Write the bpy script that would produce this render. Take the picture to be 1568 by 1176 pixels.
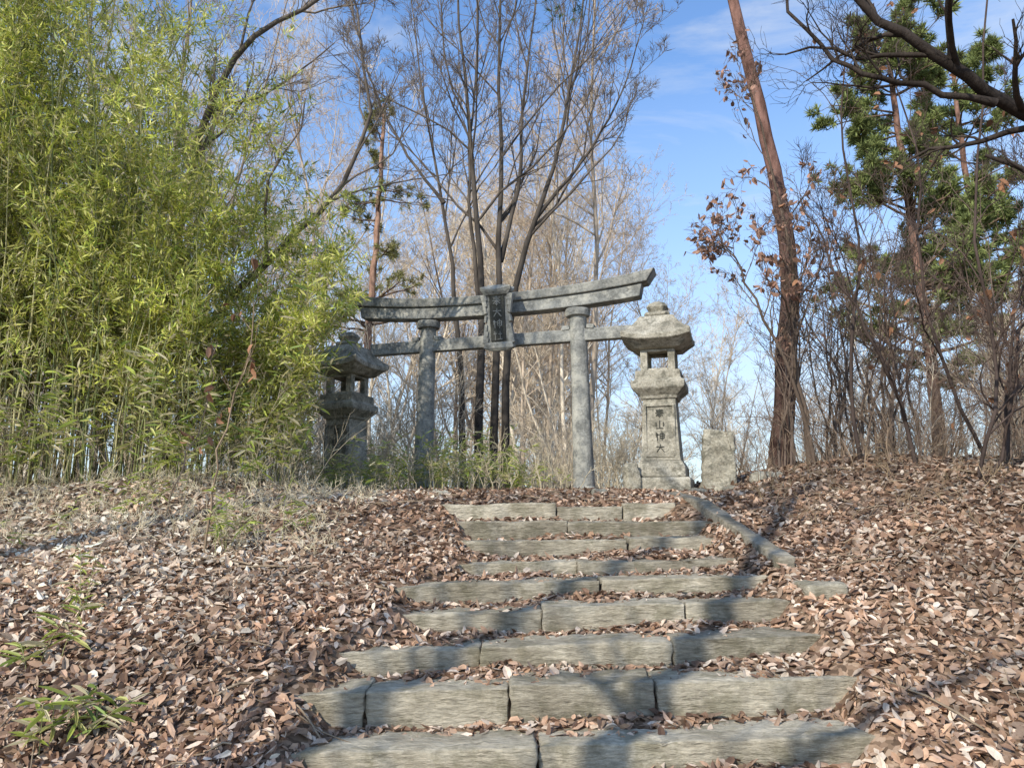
import bpy, math
import numpy as np
from mathutils import Vector, noise as mn

scene = bpy.context.scene
for o in list(bpy.data.objects):
    bpy.data.objects.remove(o)

# ------------------------------------------------------------------ helpers
def nrm(v):
    return v / np.maximum(np.linalg.norm(v, axis=-1, keepdims=True), 1e-9)

def sstep(a, b, x):
    t = np.clip((x - a) / (b - a), 0, 1)
    return t * t * (3 - 2 * t)

class Geo:
    def __init__(s):
        s.V = []; s.F = []; s.M = []; s.C = []; s.S = []; s.n = 0
    def add(s, V, F, mat=0, col=(1, 1, 1), smooth=True):
        V = np.asarray(V, float).reshape(-1, 3); F = np.asarray(F, int).reshape(-1, 4)
        s.V.append(V); s.F.append(F + s.n); s.n += len(V)
        s.M.append(np.full(len(F), mat)); s.S.append(np.full(len(F), smooth))
        c = np.asarray(col, float)
        if c.ndim == 1: c = np.tile(c, (len(V), 1))
        s.C.append(c)
    def mesh(s, name, mats):
        V = np.concatenate(s.V); F = np.concatenate(s.F); M = np.concatenate(s.M); C = np.concatenate(s.C); S = np.concatenate(s.S)
        me = bpy.data.meshes.new(name)
        me.vertices.add(len(V)); me.vertices.foreach_set('co', V.ravel())
        me.loops.add(len(F) * 4); me.loops.foreach_set('vertex_index', F.ravel())
        me.polygons.add(len(F))
        me.polygons.foreach_set('loop_start', np.arange(len(F)) * 4)
        me.polygons.foreach_set('loop_total', np.full(len(F), 4))
        for m in mats: me.materials.append(m)
        me.polygons.foreach_set('material_index', M)
        me.polygons.foreach_set('use_smooth', S)
        me.update(calc_edges=True)
        a = me.attributes.new('Col', 'FLOAT_COLOR', 'POINT')
        a.data.foreach_set('color', np.concatenate([C, np.ones((len(C), 1))], 1).ravel())
        return me
    def obj(s, name, mats, parent=None):
        o = bpy.data.objects.new(name, s.mesh(name, mats))
        scene.collection.objects.link(o)
        if parent: o.parent = parent
        return o

def empty(name, loc=(0, 0, 0), rz=0):
    e = bpy.data.objects.new(name, None); e.location = loc; e.rotation_euler = (0, 0, rz)
    e.empty_display_size = .2
    scene.collection.objects.link(e); return e

def tubes(P, R, k):
    m, n, _ = P.shape
    t = nrm(np.gradient(P, axis=1))
    mt = np.abs(t.mean(axis=1))
    ref = np.eye(3)[np.argmin(mt, axis=1)][:, None, :]
    a = nrm(np.cross(t, np.broadcast_to(ref, t.shape))); b = np.cross(t, a)
    th = np.arange(k) * 2 * math.pi / k
    V = P[:, :, None, :] + R[:, :, None, None] * (np.cos(th)[None, None, :, None] * a[:, :, None, :] + np.sin(th)[None, None, :, None] * b[:, :, None, :])
    idx = np.arange(m * n * k).reshape(m, n, k)
    i0 = idx[:, :-1, :]; i1 = idx[:, 1:, :]
    F = np.stack([i0, np.roll(i0, -1, 2), np.roll(i1, -1, 2), i1], -1).reshape(-1, 4)
    return V.reshape(-1, 3), F

def add_tubes(g, P, R, k, mat, ct, cs, r_hi=.1, r_lo=.006, rng=None):
    V, F = tubes(P, R, k)
    w = np.clip((np.log(np.maximum(R, 1e-4)) - math.log(r_lo)) / (math.log(r_hi) - math.log(r_lo)), 0, 1)
    w = np.repeat(w.reshape(-1), k)[:, None]
    c = np.asarray(ct) * w + np.asarray(cs) * (1 - w)
    g.add(V, F, mat, c)

def resample(pts, n):
    pts = np.asarray(pts, float)
    t = np.arange(len(pts)); tt = np.linspace(0, len(pts) - 1, n)
    q = np.stack([np.interp(tt, t, pts[:, i]) for i in range(pts.shape[1])], 1)
    for _ in range(2):
        q[1:-1] = .25 * q[:-2] + .5 * q[1:-1] + .25 * q[2:]
    return q

def child(P, R, rng, c, t0, t1, a0, a1, lf, rf, up, wob, n, rmin=.003, tip=.3, lmin=.05, lmax=99, taperlen=.45):
    m, np_, _ = P.shape
    t = rng.uniform(t0, t1, (m, c)); x = t * (np_ - 1); i = np.minimum(x.astype(int), np_ - 2); f = (x - i)[..., None]
    mi = np.arange(m)[:, None]
    A = P[mi, i]; B = P[mi, i + 1]; pos = A * (1 - f) + B * f
    rad = R[mi, i] * (1 - f[..., 0]) + R[mi, i + 1] * f[..., 0]
    tan = nrm(B - A)
    pl = np.linalg.norm(np.diff(P, axis=1), axis=-1).sum(1)[:, None]
    per = nrm(np.cross(tan, rng.normal(size=tan.shape)))
    a = rng.uniform(a0, a1, (m, c, 1))
    d = nrm(np.cos(a) * tan + np.sin(a) * per + np.array([0, 0, up]))
    L = np.clip(pl * lf * rng.uniform(.6, 1.25, (m, c)) * (1 - taperlen * t), lmin, lmax)
    pts = [pos]; cur = pos
    for k in range(n - 1):
        cur = cur + d * (L / (n - 1))[..., None]
        pts.append(cur)
        d = nrm(d + rng.normal(size=d.shape) * wob + np.array([0, 0, up * .35]))
    P2 = np.stack(pts, 2).reshape(m * c, n, 3)
    r0 = np.maximum(rad * rf, rmin).reshape(-1, 1)
    R2 = np.maximum(r0 * np.linspace(1, tip, n)[None, :], rmin * .6)
    return P2, R2

def diamond(c, d, s, L, W):
    L = L[:, None]; W = W[:, None]
    V = np.stack([c, c + d * L * .4 + s * W * .5, c + d * L, c + d * L * .4 - s * W * .5], 1)
    F = np.arange(len(c) * 4).reshape(-1, 4)
    return V.reshape(-1, 3), F

def leaf6(c, d, n0, L, W, bend=.15, fold=.2):
    s = nrm(np.cross(d, n0)); n2 = np.cross(s, d)
    L = L[:, None]; W = W[:, None]
    if np.ndim(bend): bend = bend[:, None]
    if np.ndim(fold): fold = fold[:, None]
    p1 = c + .28 * L * d + .5 * W * s + n2 * W * fold
    p2 = c + .7 * L * d + .42 * W * s + n2 * (W * fold - bend * L * .4)
    tp = c + L * d - n2 * bend * L
    q2 = c + .7 * L * d - .42 * W * s + n2 * (W * fold - bend * L * .4)
    q1 = c + .28 * L * d - .5 * W * s + n2 * W * fold
    V = np.stack([c, p1, p2, tp, q2, q1], 1)
    b = np.arange(len(c))[:, None] * 6
    F = np.concatenate([b + np.array([0, 1, 2, 3]), b + np.array([0, 3, 4, 5])], 0)
    return V.reshape(-1, 3), F

# ------------------------------------------------------------------ materials
def newmat(name):
    m = bpy.data.materials.new(name); m.use_nodes = True
    nt = m.node_tree; nt.nodes.clear()
    return m, nt, nt.nodes, nt.links

def noise_node(nt, scale, detail=6, rough=.6, vec=None):
    n = nt.nodes.new('ShaderNodeTexNoise'); n.inputs['Scale'].default_value = scale
    n.inputs['Detail'].default_value = detail; n.inputs['Roughness'].default_value = rough
    if vec is not None: nt.links.new(vec, n.inputs['Vector'])
    return n

def ramp(nt, fac, stops):
    r = nt.nodes.new('ShaderNodeValToRGB'); nt.links.new(fac, r.inputs[0])
    el = r.color_ramp.elements
    while len(el) > 1: el.remove(el[-1])
    el[0].position = stops[0][0]; el[0].color = (*stops[0][1], 1)
    for p, c in stops[1:]:
        e = el.new(p); e.color = (*c, 1)
    return r

def attr_mat(name, rough=.8, trans=0., nscale=20, lo=.7, hi=1.25, bump=0., bscale=40, spec=.2, stretch=None, detail=4):
    m, nt, N, Lk = newmat(name)
    out = N.new('ShaderNodeOutputMaterial'); at = N.new('ShaderNodeAttribute'); at.attribute_name = 'Col'
    tc = N.new('ShaderNodeTexCoord'); vec = tc.outputs['Object']
    if stretch:
        mp = N.new('ShaderNodeMapping'); mp.inputs['Scale'].default_value = stretch; Lk.new(vec, mp.inputs[0]); vec = mp.outputs[0]
    nz = noise_node(nt, nscale, detail, .6, vec)
    r = ramp(nt, nz.outputs[0], [(.3, (lo,) * 3), (.7, (hi,) * 3)])
    mx = N.new('ShaderNodeMix'); mx.data_type = 'RGBA'; mx.blend_type = 'MULTIPLY'; mx.inputs[0].default_value = 1
    Lk.new(at.outputs['Color'], mx.inputs[6]); Lk.new(r.outputs[0], mx.inputs[7])
    col = mx.outputs[2]
    if spec > 0:
        b = N.new('ShaderNodeBsdfPrincipled'); b.inputs['Roughness'].default_value = rough
        b.inputs['Specular IOR Level'].default_value = spec
    else:
        b = N.new('ShaderNodeBsdfDiffuse')
    Lk.new(col, b.inputs[0])
    if bump:
        bz = noise_node(nt, bscale, 5, .65, vec); bp = N.new('ShaderNodeBump'); bp.inputs['Strength'].default_value = bump
        bp.inputs['Distance'].default_value = .03
        Lk.new(bz.outputs[0], bp.inputs['Height']); Lk.new(bp.outputs[0], b.inputs['Normal'])
    if trans:
        t = N.new('ShaderNodeBsdfTranslucent'); Lk.new(col, t.inputs[0])
        ms = N.new('ShaderNodeMixShader'); ms.inputs[0].default_value = trans
        Lk.new(b.outputs[0], ms.inputs[1]); Lk.new(t.outputs[0], ms.inputs[2]); Lk.new(ms.outputs[0], out.inputs[0])
    else:
        Lk.new(b.outputs[0], out.inputs[0])
    return m

def stone_mat(name, dark, mid, light, moss=None, mossamt=.5, scale=3., bump=.5, stretch=(1, 1, 1)):
    m, nt, N, Lk = newmat(name)
    out = N.new('ShaderNodeOutputMaterial'); b = N.new('ShaderNodeBsdfPrincipled'); b.inputs['Roughness'].default_value = .9
    b.inputs['Specular IOR Level'].default_value = .15
    tc = N.new('ShaderNodeTexCoord')
    mp = N.new('ShaderNodeMapping'); mp.inputs['Scale'].default_value = stretch; Lk.new(tc.outputs['Object'], mp.inputs[0])
    n1 = noise_node(nt, scale, 8, .65, tc.outputs['Object'])
    r = ramp(nt, n1.outputs[0], [(.3, dark), (.5, mid), (.68, light)])
    n2 = noise_node(nt, scale * 14, 8, .75, mp.outputs[0])
    r2 = ramp(nt, n2.outputs[0], [(.3, (.5,) * 3), (.7, (1.4,) * 3)])
    mx = N.new('ShaderNodeMix'); mx.data_type = 'RGBA'; mx.blend_type = 'MULTIPLY'; mx.inputs[0].default_value = 1
    Lk.new(r.outputs[0], mx.inputs[6]); Lk.new(r2.outputs[0], mx.inputs[7])
    col = mx.outputs[2]
    if moss:
        n3 = noise_node(nt, scale * 2.3, 9, .7, tc.outputs['Object'])
        r3 = ramp(nt, n3.outputs[0], [(.48, (0,) * 3), (.60, (mossamt,) * 3)])
        m2 = N.new('ShaderNodeMix'); m2.data_type = 'RGBA'; Lk.new(r3.outputs[0], m2.inputs[0]); Lk.new(col, m2.inputs[6]); m2.inputs[7].default_value = (*moss, 1)
        col = m2.outputs[2]
    at = N.new('ShaderNodeAttribute'); at.attribute_name = 'Col'
    m3 = N.new('ShaderNodeMix'); m3.data_type = 'RGBA'; m3.blend_type = 'MULTIPLY'; m3.inputs[0].default_value = 1
    Lk.new(col, m3.inputs[6]); Lk.new(at.outputs['Color'], m3.inputs[7])
    Lk.new(m3.outputs[2], b.inputs['Base Color'])
    bz = noise_node(nt, scale * 9, 8, .7, mp.outputs[0]); bp = N.new('ShaderNodeBump'); bp.inputs['Strength'].default_value = bump
    bp.inputs['Distance'].default_value = .04
    Lk.new(bz.outputs[0], bp.inputs['Height']); Lk.new(bp.outputs[0], b.inputs['Normal'])
    Lk.new(b.outputs[0], out.inputs[0])
    return m

M_bark = attr_mat('bark', .9, 0, 6, .6, 1.35, .6, 25, 0, (1, 1, .3))
M_twig = attr_mat('twig_bark', .9, 0, 6, .7, 1.25, 0, 25, 0, None, 2)
M_pinebark = attr_mat('pine_bark', .9, 0, 9, .4, 1.5, .9, 14, 0, (1, 1, .35))
M_leafgreen = attr_mat('bamboo_leaf', .5, .38, 1.3, .65, 1.3, spec=.4, detail=2)
M_needle = attr_mat('pine_needles', .6, .2, 2, .7, 1.3, spec=0, detail=2)
M_dry = attr_mat('dry_leaf', .7, .15, 25, .75, 1.25, spec=.3)
M_culm = attr_mat('bamboo_culm', .5, 0, 8, .7, 1.25, spec=.4, detail=2)
M_steps = stone_mat('step_stone', (.25, .215, .16), (.42, .37, .285), (.58, .52, .41), (.16, .145, .09), .55, 2.2, 1.0, (.35, 1, 1.6))
M_torii = stone_mat('torii_stone', (.13, .13, .118), (.25, .25, .23), (.42, .41, .36), (.52, .50, .43), .55, 2.0, .5)
M_lantern = stone_mat('lantern_stone', (.2, .18, .14), (.40, .365, .29), (.58, .54, .45), (.11, .105, .08), .7, 2.6, .7)
M_dark = stone_mat('carved_recess', (.05, .05, .045), (.07, .07, .06), (.1, .1, .08))

def ground_material():
    m, nt, N, Lk = newmat('leaf_litter_ground')
    out = N.new('ShaderNodeOutputMaterial'); b = N.new('ShaderNodeBsdfPrincipled'); b.inputs['Roughness'].default_value = .95
    b.inputs['Specular IOR Level'].default_value = .1
    tc = N.new('ShaderNodeTexCoord')
    nz = noise_node(nt, 6, 6, .6, tc.outputs['Object'])
    mxv = N.new('ShaderNodeVectorMath'); mxv.operation = 'MULTIPLY_ADD'; Lk.new(nz.outputs['Color'], mxv.inputs[0]); mxv.inputs[1].default_value = (.08,) * 3
    Lk.new(tc.outputs['Object'], mxv.inputs[2])
    vo = N.new('ShaderNodeTexVoronoi'); vo.inputs['Scale'].default_value = 32; Lk.new(mxv.outputs[0], vo.inputs['Vector'])
    sp = N.new('ShaderNodeSeparateColor'); Lk.new(vo.outputs['Color'], sp.inputs[0])
    r = ramp(nt, sp.outputs[0], [(0, (.07, .045, .03)), (.4, (.15, .10, .065)), (.75, (.27, .18, .12)), (1, (.38, .28, .2))])
    n2 = noise_node(nt, .8, 4, .6, tc.outputs['Object'])
    r2 = ramp(nt, n2.outputs[0], [(.35, (.7,) * 3), (.65, (1.15,) * 3)])
    mx = N.new('ShaderNodeMix'); mx.data_type = 'RGBA'; mx.blend_type = 'MULTIPLY'; mx.inputs[0].default_value = 1
    Lk.new(r.outputs[0], mx.inputs[6]); Lk.new(r2.outputs[0], mx.inputs[7]); Lk.new(mx.outputs[2], b.inputs['Base Color'])
    bp = N.new('ShaderNodeBump'); bp.inputs['Strength'].default_value = .8; bp.inputs['Distance'].default_value = .03
    Lk.new(sp.outputs[1], bp.inputs['Height']); Lk.new(bp.outputs[0], b.inputs['Normal'])
    Lk.new(b.outputs[0], out.inputs[0]); return m
M_ground = ground_material()

# ------------------------------------------------------------------ terrain
SY = np.array([2.4, 2.95, 3.5, 4.0, 4.4, 4.85, 5.35, 5.85, 6.4, 7.0, 7.6, 8.2])
SZ = np.array([.02, .17, .32, .47, .667, .814, .974, 1.093, 1.224, 1.364, 1.532, 1.71])
SL = np.array([-1.2, -1.15, -1.15, -1.11, -1.22, -1.135, -.80, -1.0, -.5, -.5, -.6, -.8])
SR = np.array([1.9, 1.9, 1.9, 1.84, 1.98, 1.96, 1.97, 2.0, 1.95, 1.9, 2.0, 1.78])
BR = [[.3], [.1, 1.0], [.5], [.13], [-.82, -.015, .81], [-.2, 1.0], [.21, 1.2], [.68], [.55], [1.07], [.56], [.48, 1.2]]

def tilt(x, y):
    return .035 * np.clip(x - .4, -3, 2) * (1 - sstep(6, 9, y)) * sstep(1, 3, y)

def wobble(x, y):
    return .035 * np.sin(1.3 * x + .7 * y) + .03 * np.sin(2.1 * y - 1.7 * x + 1) + .02 * np.sin(4.1 * x + 1.1) * np.sin(3.3 * y)

def H(x, y):
    x = np.asarray(x, float); y = np.asarray(y, float)
    py = [-80, -12, 1, 2.4, 3.5, 4, 4.4, 4.85, 5.35, 5.85, 6.4, 7, 7.6, 8.2, 9.5, 11.5, 13.5, 18, 30, 60, 110, 220, 400]
    pz = [-8, -1, -.1, .02, .32, .47, .66, .81, .97, 1.09, 1.22, 1.36, 1.52, 1.68, 1.83, 1.93, 1.93, 1.3, -1, -2, 0, 9, 22]
    z = np.interp(y, py, pz)
    hillmask = np.where(y > 60, .2 + .8 * sstep(0, 70, x - .15 * y), 1)
    z = z * hillmask
    side = z + .03 + wobble(x, y) * sstep(.2, 1.0, np.abs(x - .4) - 1.4)
    side = side + .42 * sstep(2.2, 4.8, x) * sstep(3, 6.5, y) * (1 - sstep(11, 15, y))
    side = side + .16 * sstep(1.4, 4.5, -x) * sstep(3, 5, y) * (1 - sstep(9, 12, y))
    ys = y - .07
    k = np.clip(np.searchsorted(SY, ys, side='right') - 1, 0, len(SY) - 1)
    nxt = np.where(k < len(SY) - 1, SY[np.minimum(k + 1, len(SY) - 1)], 9.0)
    fr = np.clip((y - SY[k]) / (nxt - SY[k] + .05), 0, 1)
    st = SZ[k] - .045 + .06 * sstep(.1, 1, fr) + .02 * np.sin(x * 3.7 + k * 2)
    sl = np.interp(y, SY, SL); sr = np.interp(y, SY, SR)
    w = sstep(sl - .05, sl + .25, x) * (1 - sstep(sr - .2, sr + .05, x))
    w = w * (y > SY[0]) * (1 - sstep(8.6, 9.2, y))
    z = side * (1 - w) + st * w
    return z + tilt(x, y)

def axis(parts):
    a = np.concatenate([np.arange(p0, p1, s) for p0, p1, s in parts]); return np.unique(np.round(a, 4))
gx = axis([(-400, -100, 25), (-100, -30, 5), (-30, -10, 1), (-10, -3, .15), (-3, 3.6, .05), (3.6, 11, .15), (11, 30, 1), (30, 100, 5), (100, 401, 25)])
gy = axis([(-80, -10, 5), (-10, 2, 1), (2, 9.4, .04), (9.4, 14, .15), (14, 30, 1), (30, 100, 5), (100, 401, 20)])
X, Y = np.meshgrid(gx, gy)
Z = H(X, Y)
far = sstep(60, 140, Y)
Z = Z + far * (3 * np.sin(X * .03 + 1) + 2 * np.sin(X * .07 + Y * .02))
V = np.stack([X, Y, Z], -1).reshape(-1, 3)
id_ = np.arange(V.shape[0]).reshape(len(gy), len(gx))
F = np.stack([id_[:-1, :-1], id_[:-1, 1:], id_[1:, 1:], id_[1:, :-1]], -1).reshape(-1, 4)
g = Geo(); g.add(V, F); g.obj('ground', [M_ground])

# ------------------------------------------------------------------ rough stone block
def rough_block(g, x0, x1, y0, y1, z0, z1, r=.018, amp=.008, sp=.04, rot=0., mat=0, seed=0., slope=0., tap=None, tint=True):
    h = np.array([(x1 - x0) / 2, (y1 - y0) / 2, (z1 - z0) / 2]); c = np.array([(x0 + x1) / 2, (y0 + y1) / 2, (z0 + z1) / 2])
    def ax(hh):
        n = max(2, int(2 * hh / sp)); a = np.linspace(-hh + r, hh - r, n)
        return np.concatenate([[-hh, -hh + r * .4], a, [hh - r * .4, hh]])
    A = [ax(v) for v in h]
    t = np.random.default_rng(int(abs(seed * 97)) + 3).uniform(.78, 1.18)
    for axi in range(3):
        u, v = [(1, 2), (2, 0), (0, 1)][axi]
        for sg in (-1, 1):
            U, W = np.meshgrid(A[u], A[v])
            P = np.zeros(U.shape + (3,)); P[..., u] = U; P[..., v] = W; P[..., axi] = sg * h[axi]
            q = np.clip(P, -(h - r), h - r); P = q + r * nrm(P - q)
            sh = P.shape[:2]; P = P.reshape(-1, 3)
            q = q.reshape(-1, 3)
            N = nrm(P - q)
            D = np.array([mn.fractal(Vector(((p[0] + c[0]) * 6 + seed, (p[1] + c[1]) * 6, (p[2] + c[2]) * 14 + seed)), .6, 2.1, 5) for p in P])
            D2 = np.array([mn.noise(Vector(((p[0] + c[0]) * 1.6 + seed, (p[1] + c[1]) * 2, (p[2] + c[2]) * 2))) for p in P])
            P = P + N * (D * amp + D2 * amp * .9)[:, None]
            if tap is not None:
                tt = (P[:, 2] + h[2]) / (2 * h[2]); P[:, :2] *= (1 + (tap - 1) * tt)[:, None]
            cs, sn = math.cos(rot), math.sin(rot)
            P = np.stack([P[:, 0] * cs - P[:, 1] * sn, P[:, 0] * sn + P[:, 1] * cs, P[:, 2] + slope * P[:, 0]], 1) + c
            i = np.arange(len(P)).reshape(sh)
            F = np.stack([i[:-1, :-1], i[:-1, 1:], i[1:, 1:], i[1:, :-1]], -1).reshape(-1, 4)
            if sg < 0: F = F[:, ::-1]
            g.add(P, F, mat, (t, t, t * .98), True)

rs = np.random.default_rng(5)
stairs = empty('stone_stairs')
for k in range(len(SY)):
    g = Geo()
    xs = [SL[k]] + BR[k] + [SR[k]]
    for j in range(len(xs) - 1):
        a, b = xs[j] + .006, xs[j + 1] - .006
        xm = (a + b) / 2
        zt = SZ[k] + float(tilt(xm, SY[k])) + rs.uniform(-.018, .016)
        yo = rs.uniform(-.035, .025)
        rough_block(g, a, b, SY[k] + yo, SY[k] + .36 + yo, zt - .32, zt, r=rs.uniform(.010, .016), amp=.015, rot=rs.uniform(-.016, .016), seed=k * 7.3 + j * 3.1, slope=.03 if SY[k] < 6.5 else .012)
    g.obj('step_%d' % (k + 1), [M_steps], stairs)
g = Geo()
pts = [(2.12, 5.9), (2.08, 6.9), (2.02, 8.0), (1.98, 9.3)]
for j in range(3):
    (xa, ya), (xb, yb) = pts[j], pts[j + 1]
    za = float(H(2.5, ya)); zb = float(H(2.5, yb))
    gg = Geo(); L = math.hypot(xb - xa, yb - ya)
    rough_block(gg, -L / 2 + .008, L / 2 - .008, -.075, .075, -.3, .05, r=.02, amp=.014, seed=40 + j)
    V = np.concatenate(gg.V); F = np.concatenate(gg.F)
    sl = (zb - za) / L; ang = math.atan2(yb - ya, xb - xa)
    V[:, 2] += sl * V[:, 0]
    c, s = math.cos(ang), math.sin(ang)
    V = np.stack([V[:, 0] * c - V[:, 1] * s + (xa + xb) / 2, V[:, 0] * s + V[:, 1] * c + (ya + yb) / 2, V[:, 2] + (za + zb) / 2 + .0], 1)
    g.add(V, F, 0, (.8, .8, .8))
rough_block(g, 2.02, 2.3, 5.25, 5.6, .75, float(H(2.3, 5.45)) + .03, r=.03, amp=.015, seed=61)
g.obj('kerb', [M_steps], stairs)

# ------------------------------------------------------------------ lofts
def loft_square(g, prof, n=6, mat=0, mtx=None, corner=0.):
    rings = []
    s = np.linspace(-1, 1, n + 1)[:-1]
    for (z, hx, hy, lift) in prof:
        u = np.concatenate([s, np.ones(n), -s, -np.ones(n)]); v = np.concatenate([-np.ones(n), s, np.ones(n), -s])
        e = np.minimum(np.abs(u), np.abs(v))
        f = 1 - corner * (e > .99)
        rings.append(np.stack([u * hx * f, v * hy * f, z + lift * e ** 3], 1))
    P = np.stack(rings); m = 4 * n
    i = np.arange(len(prof) * m).reshape(len(prof), m)
    F = np.stack([i[:-1], np.roll(i[:-1], -1, 1), np.roll(i[1:], -1, 1), i[1:]], -1).reshape(-1, 4)
    V = P.reshape(-1, 3)
    caps = []
    for ring, rev in ((0, True), (len(prof) - 1, False)):
        c = P[ring].mean(0); inner = c + (P[ring] - c) * .02
        base = len(V); V = np.concatenate([V, inner])
        a = i[ring]; b = np.arange(base, base + m)
        q = np.stack([a, np.roll(a, -1), np.roll(b, -1), b], -1)
        caps.append(q[:, ::-1] if rev else q)
    F = np.concatenate([F] + caps)
    if mtx is not None: V = mtx(V)
    g.add(V, F, mat, (1, 1, 1), False)

def box(g, c, h, mat=0, rx=0., ry=0., rz=0., smooth=False):
    V = np.array([[x, y, z] for z in (-1, 1) for y in (-1, 1) for x in (-1, 1)], float) * np.array(h)
    cx, sx = math.cos(rx), math.sin(rx); cy, sy = math.cos(ry), math.sin(ry)
    V = np.stack([V[:, 0] * cy + V[:, 2] * sy, V[:, 1], -V[:, 0] * sy + V[:, 2] * cy], 1)
    V = np.stack([V[:, 0], V[:, 1] * cx - V[:, 2] * sx, V[:, 1] * sx + V[:, 2] * cx], 1)
    V = V + np.array(c)
    F = [[0, 2, 3, 1], [4, 5, 7, 6], [0, 1, 5, 4], [2, 6, 7, 3], [0, 4, 6, 2], [1, 3, 7, 5]]
    g.add(V, F, mat, (1, 1, 1), smooth)

def add_bevel(o, w=.012, seg=2):
    md = o.modifiers.new('weld', 'WELD'); md.merge_threshold = .0005
    b = o.modifiers.new('bevel', 'BEVEL'); b.width = w; b.segments = seg; b.limit_method = 'ANGLE'; b.angle_limit = math.radians(35)

CH = {
 'jin': [(.05, .9, .25, .8), (.0, .7, .4, .7), (.2, .7, .2, .0), (.05, .45, .2, .6), (.5, .8, .95, .8), (.5, .8, .5, .3), (.95, .8, .95, .3), (.5, .55, .95, .55), (.5, .3, .95, .3), (.73, 1, .73, 0)],
 'sha': [(.05, .9, .25, .8), (.0, .7, .4, .7), (.2, .7, .2, .0), (.55, .65, .95, .65), (.75, .95, .75, .08), (.45, .08, 1, .08)],
 'dai': [(.05, .65, .95, .65), (.5, .95, .5, .6), (.5, .6, .1, .05), (.5, .6, .95, .05)],
 'hou': [(.1, .85, .9, .85), (.15, .7, .85, .7), (.05, .52, .95, .52), (.5, 1, .5, .0), (.5, .5, .1, .2), (.5, .5, .9, .2), (.3, .2, .7, .2)],
 'san': [(.1, .3, .1, .8), (.5, .05, .5, 1), (.9, .3, .9, .8), (.1, .1, .9, .1)],
}
def glyph(g, key, x, z, w, h, y, th=.008, dep=.004, mat=0):
    for (a, b, c, d) in CH[key]:
        p = np.array([x + (a - .5) * w, z + (b - .5) * h]); q = np.array([x + (c - .5) * w, z + (d - .5) * h])
        m = (p + q) / 2; L = np.linalg.norm(q - p) / 2
        ang = math.atan2(q[1] - p[1], q[0] - p[0])
        box(g, (m[0], y, m[1]), (L, dep, th), mat, ry=-ang)

# ------------------------------------------------------------------ torii
YAW = -math.radians(17.5)
torii = empty('stone_torii_gate', (-.17, 12.0, 1.9), YAW)
def post(g, x, lean):
    zs = np.array([-.3, 0, .04, .06, .12, .14, 1, 2, 2.7, 2.84, 2.845, 2.9, 2.96, 2.965])
    rr = np.array([.23, .23, .22, .19, .185, .163, .155, .142, .134, .132, .185, .20, .195, .15])
    P = np.stack([x + lean * zs, 0 * zs, zs], 1)
    k = 28; th = np.arange(k) * 2 * math.pi / k
    V = P[:, None, :] + rr[:, None, None] * np.stack([np.cos(th), np.sin(th), 0 * th], 1)[None]
    V[..., 0] += .006 * np.sin(V[..., 2] * 5 + 3 * th[None, :])
    i = np.arange(len(zs) * k).reshape(-1, k)
    F = np.stack([i[:-1], np.roll(i[:-1], -1, 1), np.roll(i[1:], -1, 1), i[1:]], -1).reshape(-1, 4)
    g.add(V.reshape(-1, 3), F, 0, (1, 1, 1), True)
for nm, x, l in (('pillar_left', -1.37, .018), ('pillar_right', 1.35, -.022)):
    g = Geo(); post(g, x, l); o = g.obj(nm, [M_torii], torii)
    md = o.modifiers.new('es', 'EDGE_SPLIT'); md.split_angle = math.radians(40)
def beam(g, u0, u1, zf, hb, ht, wy0, wy1, slant=.0, ridge=0., nseg=36, mat=0):
    us = np.linspace(0, 1, nseg + 1)
    secs = []
    for t in us:
        ub = u0 + (u1 - u0) * t; ut = (u0 - slant) + (u1 - u0 + 2 * slant) * t
        zb = zf(ub); h = hb + (ht - hb) * abs(2 * t - 1) ** 2
        zt = zf(ut) + h
        secs.append([(ub, -wy0, zb), (ut, -wy1, zt), (ut, 0, zt + ridge), (ut, wy1, zt), (ub, wy0, zb), (ub, 0, zb)])
    P = np.array(secs); k = 6
    i = np.arange(P.shape[0] * k).reshape(-1, k)
    F = np.stack([i[:-1], i[1:], np.roll(i[1:], -1, 1), np.roll(i[:-1], -1, 1)], -1).reshape(-1, 4)
    ends = []
    for r, rev in ((0, False), (len(secs) - 1, True)):
        a = i[r]
        q = [[a[0], a[1], a[2], a[5]], [a[5], a[2], a[3], a[4]]]
        ends += [x[::-1] for x in q] if rev else q
    g.add(P.reshape(-1, 3), np.concatenate([F, np.array(ends)]), mat, (1, 1, 1), False)
curve = lambda u: 2.965 + .14 * (abs(u) / 2.6) ** 2.4
g = Geo(); beam(g, -2.55, 2.30, lambda u: curve(u) + 0, .19, .20, .13, .13, .04); o = g.obj('shimaki', [M_torii], torii); add_bevel(o)
g = Geo(); beam(g, -2.68, 2.42, lambda u: curve(u) + .193 + .02 * (abs(u) / 2.6) ** 2, .13, .17, .17, .20, .12, .045); o = g.obj('kasagi', [M_torii], torii); add_bevel(o)
g = Geo(); beam(g, -2.38, 2.15, lambda u: 2.43, .2, .2, .075, .075); o = g.obj('nuki', [M_torii], torii); add_bevel(o)
g = Geo()
for x in (-1.32, 1.3):
    for s in (-1, 1):
        box(g, (x + s * .20, 0, 2.655), (.06, .09, .035), ry=s * .1)
o = g.obj('wedges', [M_torii], torii); add_bevel(o, .006)
gaku = Geo()
def gk(c, h, mat=0, ry=0.): box(gaku, c, h, mat, ry=ry)
gk((0, 0, .5), (.19, .035, .44))
gk((0, -.03, .5), (.125, .03, .36), 1)
loft_square(gaku, [(.88, .2, .07, 0), (.93, .25, .10, .03), (.97, .26, .11, .04), (1.04, .1, .05, 0)], 6)
loft_square(gaku, [(-.02, .14, .05, 0), (.03, .25, .08, .0), (.09, .24, .08, .0), (.12, .19, .06, 0)], 6)
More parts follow.
